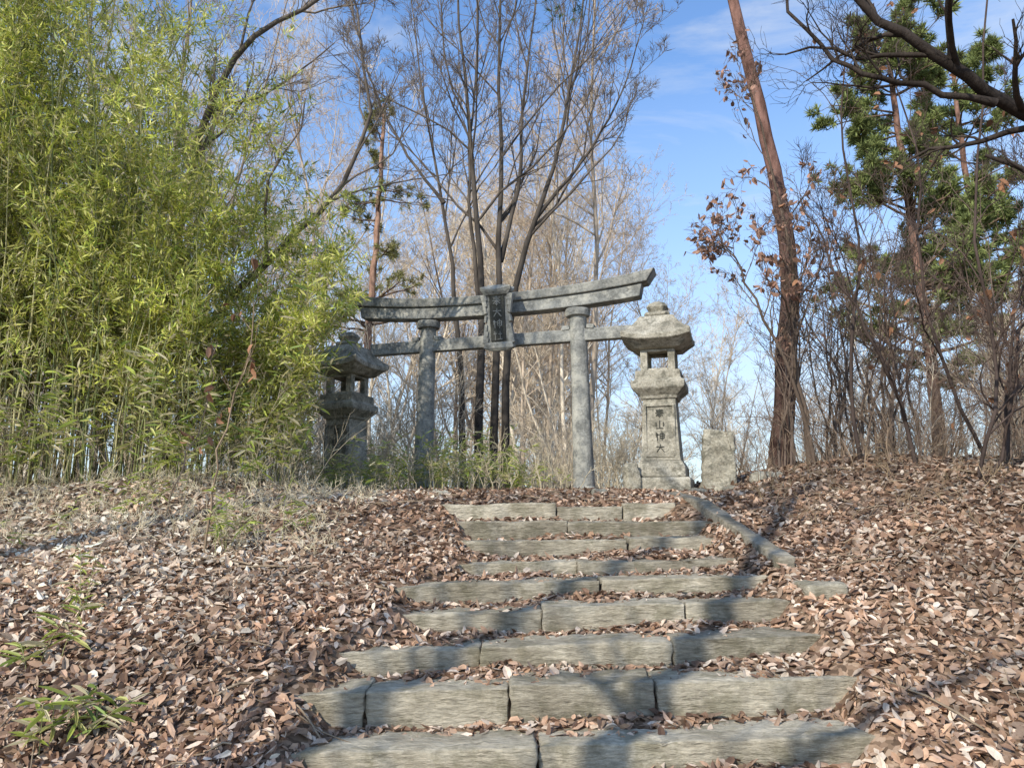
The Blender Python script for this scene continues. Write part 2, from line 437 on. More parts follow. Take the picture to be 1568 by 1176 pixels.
for s in (-1, 1):
    for i, (zz, w) in enumerate(((.15, .06), (.25, .045), (.36, .03), (.5, .025), (.64, .03), (.75, .045), (.84, .06))):
        gk((s * (.195 + w * .35), -.02, zz), (w * .8, .045, .055), ry=s * .2 * (1 if zz > .5 else -1))
for i, kx in enumerate(('hou', 'dai', 'jin', 'sha')):
    glyph(gaku, kx, 0, .78 - i * .185, .15, .15, -.064, .009, .006, 0)
o = gaku.obj('name_tablet', [M_torii, M_dark], torii); o.location = (.07, -.30, 2.32); o.rotation_euler = (math.radians(9), 0, 0); add_bevel(o, .006)
g = Geo(); box(g, (.07, -.2, 2.62), (.05, .14, .04)); box(g, (.07, -.26, 3.1), (.05, .1, .04)); g.obj('tablet_bracket', [M_torii], torii)

# ------------------------------------------------------------------ stone lantern
def lantern(loc, rz):
    e = empty('stone_lantern', loc, rz)
    g = Geo()
    loft_square(g, [(-.25, .42, .42, 0), (.16, .42, .42, 0), (.2, .40, .40, 0)])
    loft_square(g, [(.203, .35, .35, 0), (.34, .35, .35, 0), (.40, .32, .32, 0), (.44, .30, .30, 0)])
    o = g.obj('plinth', [M_lantern], e); add_bevel(o, .02)
    g = Geo()
    loft_square(g, [(.443, .285, .285, 0), (.5, .275, .275, 0), (1.3, .235, .235, 0), (1.34, .24, .24, 0)])
    for s in (-1, 1):
        box(g, (s * .205, -.265, .88), (.018, .012, .38))
    box(g, (0, -.25, 1.25), (.2, .012, .018)); box(g, (0, -.28, .51), (.2, .010, .018))
    for i, kx in enumerate(('hou', 'san', 'jin', 'dai')):
        glyph(g, kx, 0, 1.13 - i * .17, .13, .13, -.252 - i * .008, .006, .006, 1)
    o = g.obj('shaft', [M_lantern, M_dark], e); add_bevel(o, .004)
    g = Geo()
    loft_square(g, [(1.343, .26, .26, 0), (1.39, .28, .28, 0), (1.48, .37, .37, .0), (1.5, .385, .385, 0), (1.6, .385, .385, 0), (1.615, .34, .34, 0), (1.64, .33, .33, 0), (1.76, .325, .325, 0)])
    o = g.obj('firebox_platform', [M_lantern], e); add_bevel(o, .015)
    g = Geo()
    for sx in (-1, 1):
        for sy in (-1, 1):
            box(g, (sx * .2, sy * .2, 1.925), (.052, .052, .162))
    for s in (-1, 1):
        box(g, (0, s * .205, 1.782), (.146, .045, .018)); box(g, (0, s * .205, 2.068), (.146, .045, .018))
        box(g, (s * .205, 0, 1.782), (.045, .146, .018)); box(g, (s * .205, 0, 2.068), (.045, .146, .018))
    o = g.obj('firebox', [M_lantern], e); add_bevel(o, .008)
    g = Geo()
    loft_square(g, [(2.09, .27, .27, 0), (2.10, .33, .33, 0), (2.18, .46, .46, .05), (2.2, .50, .50, .06), (2.27, .505, .505, .07), (2.36, .42, .42, .03), (2.46, .34, .34, .01), (2.54, .285, .285, 0), (2.60, .25, .25, 0)], 8)
    for sy in (-1, 1):
        for sx in (-1, 1):
            for t in np.linspace(0, 1, 9):
                a = t * 4.4
                r = .075 * (1 - .6 * t)
                box(g, (sx * (.13 + r * math.cos(a)), sy * (.40 - (.10 + r * math.sin(a)) * .55), 2.40 + r * math.sin(a)), (.018, .03, .018))
    o = g.obj('roof', [M_lantern], e); add_bevel(o, .012)
    g = Geo()
    loft_square(g, [(2.603, .16, .16, 0), (2.63, .19, .19, .02), (2.66, .19, .19, .03), (2.69, .12, .12, 0), (2.72, .13, .13, 0), (2.77, .16, .16, 0), (2.83, .12, .12, 0), (2.87, .04, .04, 0)], 6, corner=.18)
    o = g.obj('finial', [M_lantern], e); add_bevel(o, .01)
    return e
lantern((2.22, 11.0, float(H(2.22, 11.0)) + .0), YAW)
lantern((-2.80, 12.5, float(H(-2.80, 12.5)) - .10), YAW - .1)

g = Geo(); rough_block(g, -.26, .26, -.11, .11, -.2, .85, r=.05, amp=.03, seed=9, tap=.84, slope=-.0)
o = g.obj('memorial_stone', [M_lantern]); o.location = (3.0, 10.9, float(H(3.0, 10.9))); o.rotation_euler = (0, .04, -.2)
g = Geo(); rough_block(g, -.14, .14, -.1, .1, -.2, .42, r=.06, amp=.03, seed=19, tap=.7)
o = g.obj('memorial_stone', [M_lantern]); o.location = (1.72, 10.7, float(H(1.72, 10.7))); o.rotation_euler = (0, -.05, .2)
g = Geo()
for x, y, s in ((3.5, 10.3, .22), (1.1, 9.6, .13), (-.9, 9.4, .12), (2.5, 10.2, .16), (2.9, 10.2, .14)):
    rough_block(g, x - s, x + s, y - s * .7, y + s * .7, float(H(x, y)) - .15, float(H(x, y)) + s * .6, r=s * .4, amp=.03, seed=x * 5, rot=.4)
g.obj('rocks', [M_lantern])

# ------------------------------------------------------------------ fallen leaves
PAL = np.array([[.54, .36, .25], [.42, .26, .165], [.62, .48, .37], [.26, .155, .10], [.50, .32, .21], [.36, .25, .175], [.70, .58, .46], [.19, .11, .07]])
PALB = np.array([[.72, .56, .42], [.78, .66, .52], [.60, .44, .31], [.80, .71, .58], [.48, .34, .23]])
def scatter_leaves(g, n, xr, yr, lo, hi, seed, lift=.03, tiltn=.40):
    r = np.random.default_rng(seed)
    x = r.uniform(*xr, n); y = r.uniform(*yr, n)
    k = np.clip(np.searchsorted(SY, y + .02, side='right') - 1, 0, len(SY) - 1)
    on = (x > SL[k] + .02 + .1 * np.sin(k * 3.)) & (x < SR[k] - .03) & (y - SY[k] < .10 + .05 * np.sin(x * 5 + k)) & (y - SY[k] > -.02) & (y < 8.6)
    on2 = (x > SL[k]) & (x < SR[k]) & (y < 8.6)
    dens = .5 + .5 * np.sin(x * 2.3 + 1.7 * y) * np.sin(y * 2.9 - x * 1.1)
    keep = ~(on & (r.random(n) < .88)) & ~(on2 & (r.random(n) < .25)) & (r.random(n) < .60 + .40 * dens)
    x, y = x[keep], y[keep]; n = len(x); inst_ = on2[keep]
    e = .06
    hz = H(x, y)
    N = nrm(np.stack([-(H(x + e, y) - H(x - e, y)) / (2 * e), -np.clip((H(x, y + e) - H(x, y - e)) / (2 * e), -1, .5), np.ones(n)], 1))
    N = nrm(N + r.normal(size=(n, 3)) * tiltn * np.where(inst_, .6, 1)[:, None])
    d = nrm(np.cross(N, r.normal(size=(n, 3))))
    L = r.uniform(lo, hi, n); W = L * r.uniform(.34, .62, n)
    c = np.stack([x, y, hz + .006 + r.random(n) ** 1.5 * lift * np.where(inst_, .5, 1)], 1)
    V, F = leaf6(c - d * L[:, None] * .5, d, N, L, W, r.normal(.0, .3, n), r.uniform(-.1, .6, n))
    col = PAL[r.integers(0, len(PAL), n)]
    bl = r.random(n) < .85 * sstep(.6, 2.8, -x + .25 * np.sin(y * 3)) * sstep(4.0, 6.5, y)
    col = np.where(bl[:, None], PALB[r.integers(0, len(PALB), n)], col)
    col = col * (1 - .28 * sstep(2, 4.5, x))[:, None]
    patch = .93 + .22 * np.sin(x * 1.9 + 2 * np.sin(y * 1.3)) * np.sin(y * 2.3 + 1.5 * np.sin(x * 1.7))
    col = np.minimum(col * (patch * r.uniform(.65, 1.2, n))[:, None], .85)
    g.add(V, F, 0, np.repeat(col, 6, 0), False)
g = Geo()
scatter_leaves(g, 64000, (-4.5, 5.5), (2.6, 7.0), .035, .09, 1, .025)
scatter_leaves(g, 66000, (-9, 10), (6.0, 13), .045, .10, 2, .035)
scatter_leaves(g, 8000, (-12, 14), (12, 20), .1, .18, 3, .04)
g.obj('fallen_leaves', [M_dry])
g = Geo(); r = np.random.default_rng(12); n = 620
x = r.uniform(-7, 8, n); y = r.uniform(3.6, 11, n); a = r.uniform(0, 6.28, n); L = r.uniform(.15, .8, n)
on = (x > -1.1) & (x < 2.1) & (y < 8.6)
x, y, a, L = x[~on], y[~on], a[~on], L[~on]
P = []
for t in np.linspace(-.5, .5, 5):
    px = x + np.cos(a) * L * t; pyy = y + np.sin(a) * L * t
    P.append(np.stack([px, pyy, H(px, pyy) + .03 + .02 * np.sin(t * 5 + a)], 1))
P = np.stack(P, 1); R = np.full(P.shape[:2], .004) * r.uniform(.6, 2, (len(P), 1))
add_tubes(g, P, R, 4, 0, (.2, .15, .1), (.3, .23, .16))
g.obj('fallen_twigs', [M_bark])

# ------------------------------------------------------------------ bamboo thicket
def bamboo(seed):
    r = np.random.default_rng(seed); g = Geo()
    n = 480
    y = 8.8 + r.random(n) ** 1.3 * 4.2
    u = -.285 - .75 * r.random(n) ** .85
    y = np.where(u > -.42, np.maximum(y, 9.6), y)
    x = u * y
    hmax = np.interp(u, [-1.1, -.62, -.54, -.47, -.38, -.31, -.28], [10.5, 9.6, 7.4, 5.6, 4.4, 3.5, 2.6])
    h = hmax * r.uniform(.4, 1.05, n)
    ns = 9; t = np.linspace(0, 1, ns)
    lx = r.normal(.03, .07, n) + .04 * sstep(-.5, -.36, u); ly = r.normal(-.04, .06, n)
    bx = lx[:, None] * h[:, None] * t ** 2 * 2; by = ly[:, None] * h[:, None] * t ** 2 * 2
    zb = H(x, y)
    P = np.stack([x[:, None] + bx, y[:, None] + by, zb[:, None] + h[:, None] * (t - .06 * t ** 3)], -1)
    P[:, 1:-1, :2] += r.normal(size=(n, ns - 2, 2)) * .03
    R = (.005 + .0012 * h)[:, None] * np.linspace(1, .25, ns)[None]
    c = np.array([[.26, .26, .10], [.42, .38, .18], [.16, .18, .06]])[r.integers(0, 3, n)]
    V, F = tubes(P, R, 5); g.add(V, F, 1, np.repeat(c, ns * 5, 0))
    B, RB = child(P, R, r, 20, .14, 1., .5, 1.2, .16, .45, .12, .10, 5, .0026, .5, .3, 1.2, .3)
    V, F = tubes(B, RB, 3); g.add(V, F, 1, (.36, .33, .16))
    m = len(B); per = 9; lv = 5
    tt = r.uniform(.2, 1, (m, per)); xx = tt * 4; i = np.minimum(xx.astype(int), 3); f = (xx - i)[..., None]
    mi = np.arange(m)[:, None]
    pos = B[mi, i] * (1 - f) + B[mi, i + 1] * f; tan = nrm(B[mi, i + 1] - B[mi, i])
    br = np.repeat(r.random(m), per)
    pos = np.repeat(pos.reshape(-1, 3), lv, 0); tan = np.repeat(tan.reshape(-1, 3), lv, 0); br = np.repeat(br, lv)
    hh = pos[:, 2] - H(pos[:, 0], pos[:, 1])
    clump = .5 + .5 * np.sin(pos[:, 0] * 3.1 + pos[:, 2] * 1.3) * np.sin(pos[:, 2] * 2.7 - pos[:, 1] * 2.1)
    keep = r.random(len(pos)) < np.clip(.33 + (hh - .6) * .4, .28, 1) * (.40 + .55 * clump)
    pos = pos[keep]; tan = tan[keep]; br = br[keep]; q = len(pos)
    d = nrm(tan * .6 + r.normal(size=(q, 3)) * .6 + np.array([0, -.05, -.2]))
    s = nrm(np.cross(d, r.normal(size=(q, 3)) * .7 + np.array([-.3, -.5, .9])))
    L = r.uniform(.08, .17, q); W = L * r.uniform(.13, .19, q)
    V, F = diamond(pos + r.normal(size=(q, 3)) * .03, d, s, L, W)
    base = np.array([[.54, .56, .11], [.38, .44, .09], [.68, .65, .20], [.22, .29, .06], [.66, .60, .31]])
    ci = r.choice(5, q, p=[.33, .24, .23, .11, .09])
    c = np.minimum(base[ci] * r.uniform(.8, 1.2, (q, 1)) * (.7 + .55 * br)[:, None], .85)
    hh = pos[:, 2] - H(pos[:, 0], pos[:, 1])
    dry = (r.random(q) < np.clip(.45 - hh * .17, 0.04, .6)); c[dry] = np.array([.58, .50, .32]) * r.uniform(.7, 1.15, (dry.sum(), 1))
    g.add(V, F, 0, np.repeat(c, 4, 0), False)
    print('bamboo leaves', q)
    return g.obj('bamboo_thicket', [M_leafgreen, M_culm])
bamboo(21)

def dry_stems(name, n, xr, yr, h0, h1, seed, col, mat, spread=.25, umax=None):
    r = np.random.default_rng(seed); g = Geo()
    x = r.uniform(*xr, n); y = r.uniform(*yr, n)
    if umax is not None:
        k = x < umax * y; x = x[k]; y = y[k]; n = len(x)
    h = r.uniform(h0, h1, n) * r.uniform(.5, 1, n); ns = 6
    t = np.linspace(0, 1, ns); l = r.normal(0, spread, (n, 2))
    P = np.stack([x[:, None] + l[:, :1] * h[:, None] * t ** 1.4, y[:, None] + l[:, 1:] * h[:, None] * t ** 1.4, (H(x, y) - .03)[:, None] + h[:, None] * (t - .15 * t ** 3)], -1)
    P[:, 1:, :] += r.normal(size=(n, ns - 1, 3)) * .015
    R = r.uniform(.003, .007, (n, 1)) * np.linspace(1, .4, ns)[None]
    c = np.array(col) * r.uniform(.6, 1.2, (n, 1)); V, F = tubes(P, R, 4); g.add(V, F, 0, np.repeat(c, ns * 4, 0))
    B, RB = child(P, R, r, 5, .3, 1, .4, .9, .4, .6, .1, .15, 4, .0022, .5, .1, .8)
    V, F = tubes(B, RB, 3); g.add(V, F, 0, col)
    B2, RB2 = child(B, RB, r, 3, .3, 1, .4, .9, .5, .7, .1, .15, 3, .002, .5, .06, .5)
    V, F = tubes(B2, RB2, 3); g.add(V, F, 0, col)
    return g.obj(name, [mat])
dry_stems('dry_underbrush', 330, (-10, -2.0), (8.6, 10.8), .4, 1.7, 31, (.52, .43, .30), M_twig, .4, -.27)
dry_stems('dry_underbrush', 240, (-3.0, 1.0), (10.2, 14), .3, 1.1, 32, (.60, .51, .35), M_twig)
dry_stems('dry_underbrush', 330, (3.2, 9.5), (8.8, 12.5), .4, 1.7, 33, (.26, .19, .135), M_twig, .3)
dry_stems('dry_underbrush', 120, (2.6, 8), (6.0, 9), .15, .6, 34, (.30, .22, .14), M_twig, .4)
dry_stems('dry_grass', 520, (-8, -1.6), (6.6, 9.4), .08, .35, 35, (.70, .61, .43), M_twig, .8)

def sasa(name, spots, seed, leafL=(.12, .22), dens=1.):
    r = np.random.default_rng(seed); g = Geo()
    for (cx, cy, rad, hh, n) in spots:
        x = cx + r.normal(size=n) * rad * .5; y = cy + r.normal(size=n) * rad * .5; h = hh * r.uniform(.4, 1.1, n); ns = 5
        t = np.linspace(0, 1, ns); l = r.normal(0, .3, (n, 2))
        P = np.stack([x[:, None] + l[:, :1] * h[:, None] * t ** 1.5, y[:, None] + l[:, 1:] * h[:, None] * t ** 1.5, (H(x, y) - .02)[:, None] + h[:, None] * t], -1)
        R = np.full((n, 1), .0035) * np.linspace(1, .5, ns)[None]
        V, F = tubes(P, R, 4); g.add(V, F, 1, (.28, .28, .11))
        m = 13
        tt = r.uniform(.35, 1, (n, m)); xx = tt * (ns - 1); i = np.minimum(xx.astype(int), ns - 2); f = (xx - i)[..., None]; mi = np.arange(n)[:, None]
        pos = (P[mi, i] * (1 - f) + P[mi, i + 1] * f).reshape(-1, 3); q = len(pos)
        a = r.uniform(0, 6.28, q)
        d = nrm(np.stack([np.cos(a), np.sin(a), r.uniform(-.5, .7, q)], 1))
        L = r.uniform(*leafL, q); W = L * r.uniform(.10, .16, q)
        V, F = leaf6(pos, d, np.tile([0, 0, 1.], (q, 1)) + r.normal(size=(q, 3)) * .3, L, W, r.uniform(.05, .4, q), .15)
        base = np.array([[.42, .48, .10], [.26, .35, .08], [.56, .55, .20], [.64, .57, .36]])
        c = base[r.choice(4, q, p=[.32, .2, .22, .26])] * r.uniform(.8, 1.2, (q, 1))
        g.add(V, F, 0, np.repeat(c, 6, 0), False)
    return g.obj(name, [M_leafgreen, M_culm])
sasa('bamboo_grass', [(-1.8, 11.0, .9, .8, 46), (-1.0, 11.2, .8, .9, 50), (-.4, 11.4, .7, .95, 40), (.15, 11.2, .5, .6, 24), (-2.6, 10.8, .5, .7, 20)], 51, (.08, .17))
sasa('bamboo_grass', [(-2.5, 6.6, .25, .75, 6), (-2.3, 7.2, .4, .45, 9), (-3.8, 7.6, .5, .5, 10), (-3.1, 5.4, .2, .45, 3), (-4.4, 6.4, .4, .35, 5)], 52, (.07, .13))
sasa('bamboo_grass', [(-2.25, 4.0, .18, .28, 6), (-2.7, 4.6, .2, .35, 3)], 53, (.10, .18))
sasa('bamboo_grass', [(-3.6, 8.9, .9, 1.5, 45), (-5.5, 8.6, 1.2, 1.6, 50), (-7, 8.6, 1.0, 1.8, 40), (-3.3, 9.8, .5, 2.2, 30)], 54, (.12, .24))

# ------------------------------------------------------------------ trees
def bare_tree_geo(seed, trunks, ct, cs, counts=(14, 7, 6, 3), up=.25, rmin=.0045, lf=(.42, .5, .5, .55), t0=.3, ang=(.35, .9), dead=0, kk=(9, 6, 4, 3, 3), wob=.10, leafcol=(.30, .15, .08)):
    r = np.random.default_rng(seed); g = Geo()
    P = np.stack([resample(p, 14) for p, a, b in trunks]); R = np.stack([np.linspace(a ** .7, b ** .7, 14) ** (1 / .7) for p, a, b in trunks])
    P[:, 2:] += r.normal(size=P[:, 2:].shape) * .02
    R[:, 0] *= 1.35
    add_tubes(g, P, R, kk[0], 0, ct, cs)
    cur = (P, R)
    n = [7, 6, 5, 4]
    lastp = None
    for lv, c in enumerate(counts):
        cur = child(cur[0], cur[1], r, c, t0 if lv == 0 else .2, 1., ang[0], ang[1], lf[lv], .55 if lv == 0 else .62, up * (1 if lv < 2 else .5), wob, n[lv], rmin * (1.6 if lv == 0 else 1.2 if lv == 1 else 1), .3, .15)
        add_tubes(g, cur[0], cur[1], kk[lv + 1], 0 if lv == 0 else 1, ct, cs)
        lastp = cur[0]
    if dead:
        q = dead; i = r.integers(0, len(lastp), q); j = r.integers(1, lastp.shape[1], q); pos = lastp[i, j]
        d = nrm(r.normal(size=(q, 3)) + np.array([0, 0, -1.])); L = r.uniform(.07, .13, q)
        V, F = leaf6(pos, d, r.normal(size=(q, 3)), L, L * .55, r.normal(0, .3, q), r.uniform(0, .5, q))
        g.add(V, F, 2, np.repeat(np.array(leafcol) * r.uniform(.6, 1.3, (q, 1)), 6, 0), False)
    return g
BM = [M_bark, M_twig, M_dry]

GREY = (.06, .052, .045); GREYT = (.19, .155, .125)
G0 = float(H(-.5, 16.5)) - .2
ctr = [([(-.75, 16.8, G0), (-.74, 16.8, 4), (-.70, 16.9, 6.8), (-.85, 17, 9.4), (-1.15, 17, 12), (-1.45, 17.1, 15), (-1.6, 17, 19)], .12, .012),
       ([(-.45, 16.9, G0), (-.4, 17, 4.5), (-.30, 17, 7.2), (-.25, 17.1, 10), (-.4, 17.2, 13), (-.2, 17.2, 17), (.0, 17, 19.5)], .11, .012),
       ([(-.15, 17, G0), (-.15, 17, 5), (.0, 17, 7.3), (.95, 17, 9.5), (1.5, 17.2, 12), (1.9, 17.3, 15), (2.3, 17.4, 18)], .11, .012),
       ([(-1.1, 17.4, G0), (-1.2, 17.4, 4.5), (-1.35, 17.5, 7), (-1.7, 17.6, 9.3), (-2.3, 17.8, 12), (-2.8, 18, 16)], .09, .012),
       ([(-.72, 16.9, 6), (-.95, 17, 8), (-1.1, 17, 10), (-.8, 17.1, 13), (-1.0, 17.1, 17)], .06, .012),
       ([(-.28, 17.1, 7.6), (.2, 17.1, 9.5), (.3, 17.2, 12), (.7, 17.2, 15), (.8, 17.2, 18)], .06, .012),
       ([(.6, 17, 8.7), (1.8, 17, 10.2), (2.8, 17.2, 12), (3.5, 17.3, 14.5)], .05, .01),
       ([(-1.7, 17.6, 9.3), (-2.7, 17.5, 10.6), (-3.6, 17.5, 12.4), (-4.2, 17.5, 14.8)], .045, .01)]
bare_tree_geo(101, ctr, GREY, GREYT, (13, 6, 5, 4), .22, .0054, t0=.36, lf=(.32, .5, .5, .55), ang=(.3, .95), wob=.15).obj('added_shade_tree', BM)

z0 = float(H(-5, 11))
lt = [([(-5.3, 11.5, z0 - .2), (-5.1, 11.3, 3.6), (-4.5, 11, 4.8), (-3.7, 10.6, 5.4), (-3.0, 10.3, 5.7), (-2.4, 10.2, 6.4), (-2.0, 10.1, 7.2), (-2.1, 10, 8.3), (-2.6, 10, 10)], .08, .012),
      ([(-5.4, 11.6, z0 - .2), (-5.4, 11.2, 4.5), (-4.9, 10.6, 7.0), (-4.35, 10.3, 8.4), (-3.7, 10.2, 9.0), (-2.9, 10.2, 9.3), (-2.2, 10.2, 10)], .08, .02)]
bare_tree_geo(102, lt, (.07, .06, .05), (.26, .21, .17), (11, 6, 5, 3), .18, .004, t0=.3, lf=(.28, .5, .5, .5), wob=.2).obj('added_shade_tree', BM)

zr = float(H(4.2, 10.5))
ot = [([(4.25, 10.6, zr - .2), (4.15, 10.6, 3.4), (4.05, 10.5, 4.4), (4.1, 10.4, 5.4), (3.9, 10.4, 6.6), (3.6, 10.3, 7.8)], .05, .012),
      ([(4.3, 10.6, zr - .2), (4.2, 10.5, 3.0), (3.7, 10.4, 4.3), (3.3, 10.3, 5.1), (3.0, 10.3, 5.6)], .035, .008)]
bare_tree_geo(103, ot, (.10, .075, .06), (.16, .12, .09), (12, 5, 4, 2), .1, .0035, lf=(.3, .5, .5, .5), dead=560, wob=.2, leafcol=(.36, .21, .15)).obj('oak_tree', BM)

zf = float(H(6.2, 6.2))
ft = [([(6.3, 6.3, zf - .2), (6.1, 6.1, 3.2), (5.6, 5.9, 5.0), (5.7, 6.2, 7.0), (5.5, 6.4, 9.5)], .15, .05),
      ([(5.65, 6.0, 4.6), (4.9, 5.5, 4.35), (4.2, 5.2, 4.45), (3.65, 5.1, 4.6), (3.25, 5.0, 4.95), (2.85, 5.0, 5.1), (2.5, 5, 5.4), (2.3, 5, 6.0)], .075, .02),
      ([(3.6, 5.1, 4.62), (3.1, 5.1, 4.75), (2.7, 5.1, 4.82), (2.45, 5.1, 4.95), (2.2, 5.2, 5.3), (2.1, 5.2, 5.9)], .026, .010)]
bare_tree_geo(104, ft, (.035, .03, .028), (.07, .055, .045), (8, 5, 3, 2), .1, .0022, t0=.25, lf=(.3, .5, .5, .5), wob=.22, kk=(10, 6, 5, 4, 3)).obj('added_shade_tree', BM)

vt = [([(4.55, 7.5, 1.7), (4.75, 7.5, 2.2), (5.05, 7.5, 2.85), (4.95, 7.5, 3.6), (4.85, 7.5, 4.2), (5.0, 7.5, 5.0), (5.15, 7.5, 6), (5.4, 7.5, 7.6)], .022, .010),
      ([(4.65, 7.6, 1.7), (5.15, 7.6, 2.5), (5.3, 7.7, 3.6), (5.7, 7.8, 4.6), (6.0, 7.9, 6)], .02, .008),
      ([(4.9, 9.0, 1.9), (4.75, 9.0, 3.0), (4.35, 9.0, 4.0), (3.95, 9.0, 5.0), (3.7, 9, 5.6)], .03, .008),
      ([(6.1, 9.4, 1.9), (5.6, 9.2, 3.0), (5.1, 9.1, 4.3), (5.3, 9.0, 6.2), (5.0, 9.0, 7.6)], .028, .008),
      ([(4.5, 9.6, 1.9), (4.4, 9.6, 3.4), (4.7, 9.6, 5.0), (4.5, 9.5, 7), (4.8, 9.5, 8.6)], .03, .008),
      ([(5.4, 8.2, 1.9), (5.6, 8.3, 3.2), (6.3, 8.4, 4.4), (6.8, 8.5, 6.2)], .03, .008)]
bare_tree_geo(105, vt, (.04, .033, .03), (.10, .072, .06), (12, 5, 4, 3), .12, .0028, t0=.15, lf=(.32, .5, .5, .5), wob=.22, dead=130, kk=(7, 5, 4, 3, 3)).obj('sapling', BM)
st_ = [([(-2.62, 6.5, float(H(-2.62, 6.5)) - .05), (-2.6, 6.5, 1.9), (-2.5, 6.5, 2.4), (-2.35, 6.5, 3.0), (-2.3, 6.55, 3.6)], .012, .004),
       ([(-3.4, 7.4, float(H(-3.4, 7.4)) - .05), (-3.3, 7.4, 2.0), (-3.05, 7.4, 2.6), (-3.0, 7.4, 3.3)], .010, .004)]
bare_tree_geo(106, st_, (.2, .15, .1), (.3, .22, .15), (7, 4), .15, .0022, t0=.25, lf=(.25, .5), wob=.2, dead=24, kk=(6, 4, 3)).obj('sapling', BM)

def template(seed, h, r0, ct, cs, cnt=(15, 6, 5, 3), t0=.35, ang=(.4, 1.05), lf=(.3, .5, .5, .55), stems=1, wobble_=.45, rmin=.006, up=.16, wob=.15):
    r = np.random.default_rng(seed); tr = []
    for s in range(stems):
        p = [(r.normal() * .15 * (stems > 1), r.normal() * .15 * (stems > 1), -.3)]
        lean = r.normal(size=2) * .06 * (1 + 1.5 * (stems > 1))
        for i in range(1, 7):
            zz = h * i / 6
            p.append((p[0][0] + lean[0] * zz + r.normal() * wobble_ * .4, p[0][1] + lean[1] * zz + r.normal() * wobble_ * .4, zz * (1 - .1 * (s > 0))))
        tr.append((p, r0 * r.uniform(.7, 1), r0 * .12))
    return bare_tree_geo(seed, tr, ct, cs, cnt, up, rmin, lf, t0, ang, kk=(7, 5, 3, 3, 3), wob=wob).mesh('bare_tree_mesh', BM)

PALE = (.68, .60, .48); PALET = (.72, .60, .45); BRN = (.20, .165, .135); BRNT = (.44, .34, .25)
T = [template(201, 15, .13, PALE, PALET, cnt=(17, 7, 6, 3)), template(202, 17, .15, BRN, BRNT, cnt=(17, 7, 6, 3)), template(203, 13, .09, PALE, PALET, stems=2, cnt=(13, 6, 6, 3)),
     template(204, 16, .11, (.44, .36, .28), (.64, .50, .36), cnt=(20, 7, 6, 3), ang=(.5, 1.1)), template(205, 14, .10, BRN, BRNT, stems=3, cnt=(10, 6, 6, 3))]
TF = [template(221, 15, .14, PALE, PALET, cnt=(16, 7, 5), rmin=.02), template(222, 15, .14, BRN, BRNT, cnt=(16, 7, 5), rmin=.02)]
SH = [template(211, 3.4, .03, (.46, .39, .29), (.64, .53, .39), stems=7, cnt=(8, 5, 3), t0=.1, wobble_=.25, rmin=.004, lf=(.4, .5, .5)),
      template(212, 2.6, .022, (.52, .44, .31), (.68, .58, .42), stems=9, cnt=(8, 4, 3), t0=.1, wobble_=.3, rmin=.004, lf=(.4, .5, .5)),
      template(213, 4.2, .035, (.12, .095, .08), (.19, .14, .11), stems=6, cnt=(9, 5, 3), t0=.1, wobble_=.3, rmin=.004, lf=(.35, .5, .5))]
def inst(me, loc, s, rz, par, nm):
    o = bpy.data.objects.new(nm, me); scene.collection.objects.link(o); o.location = loc; o.scale = (s, s, s); o.rotation_euler = (0, 0, rz); o.parent = par
wood = empty('distant_woodland')
r = np.random.default_rng(77)
def place(px, d, me, s):
    x = (px) * d; z = float(H(x, d)) - .2
    inst(me, (x, d, z), s, r.uniform(0, 6.28), wood, 'woodland_tree')
for i in range(56):
    d = r.uniform(18, 44); u = r.uniform(-.72, .12); place(u, d, T[int(r.choice([0, 0, 1, 2, 2, 3, 4]))], r.uniform(.85, 1.2) * (.85 + d / 90))
for i in range(19):
    d = r.uniform(22, 45); u = r.uniform(.0, .26); place(u, d, T[int(r.choice([0, 2, 3, 3]))], r.uniform(.7, 1.05) * (.7 + d / 90))
for i in range(18):
    d = r.uniform(22, 60); u = r.uniform(.2, .8); place(u, d, T[int(r.choice([0, 2, 3, 4]))], r.uniform(.4, .65) * (.7 + d / 110))
for i in range(46):
    d = r.uniform(65, 140); u = r.uniform(-.4, .85); place(u, d, TF[int(r.choice([0, 0, 1]))], r.uniform(.8, 1.25))
under = empty('underbrush')
for i in range(66):
    d = r.uniform(14.5, 32); u = r.uniform(-.5, .2); x = u * d
    if d < 18 and abs(x + .4) < 1.1: continue
    inst(SH[int(r.integers(0, 2))], (x, d, float(H(x, d)) - .1), r.uniform(.6, 1.3), r.uniform(0, 6.28), under, 'shrub_part')
for i in range(42):
    d = r.uniform(10.5, 26); u = r.uniform(.33, .78); x = u * d
    inst(SH[int(r.choice([0, 2, 2]))], (x, d, float(H(x, d)) - .1), r.uniform(.5, 1.1), r.uniform(0, 6.28), under, 'shrub_part')

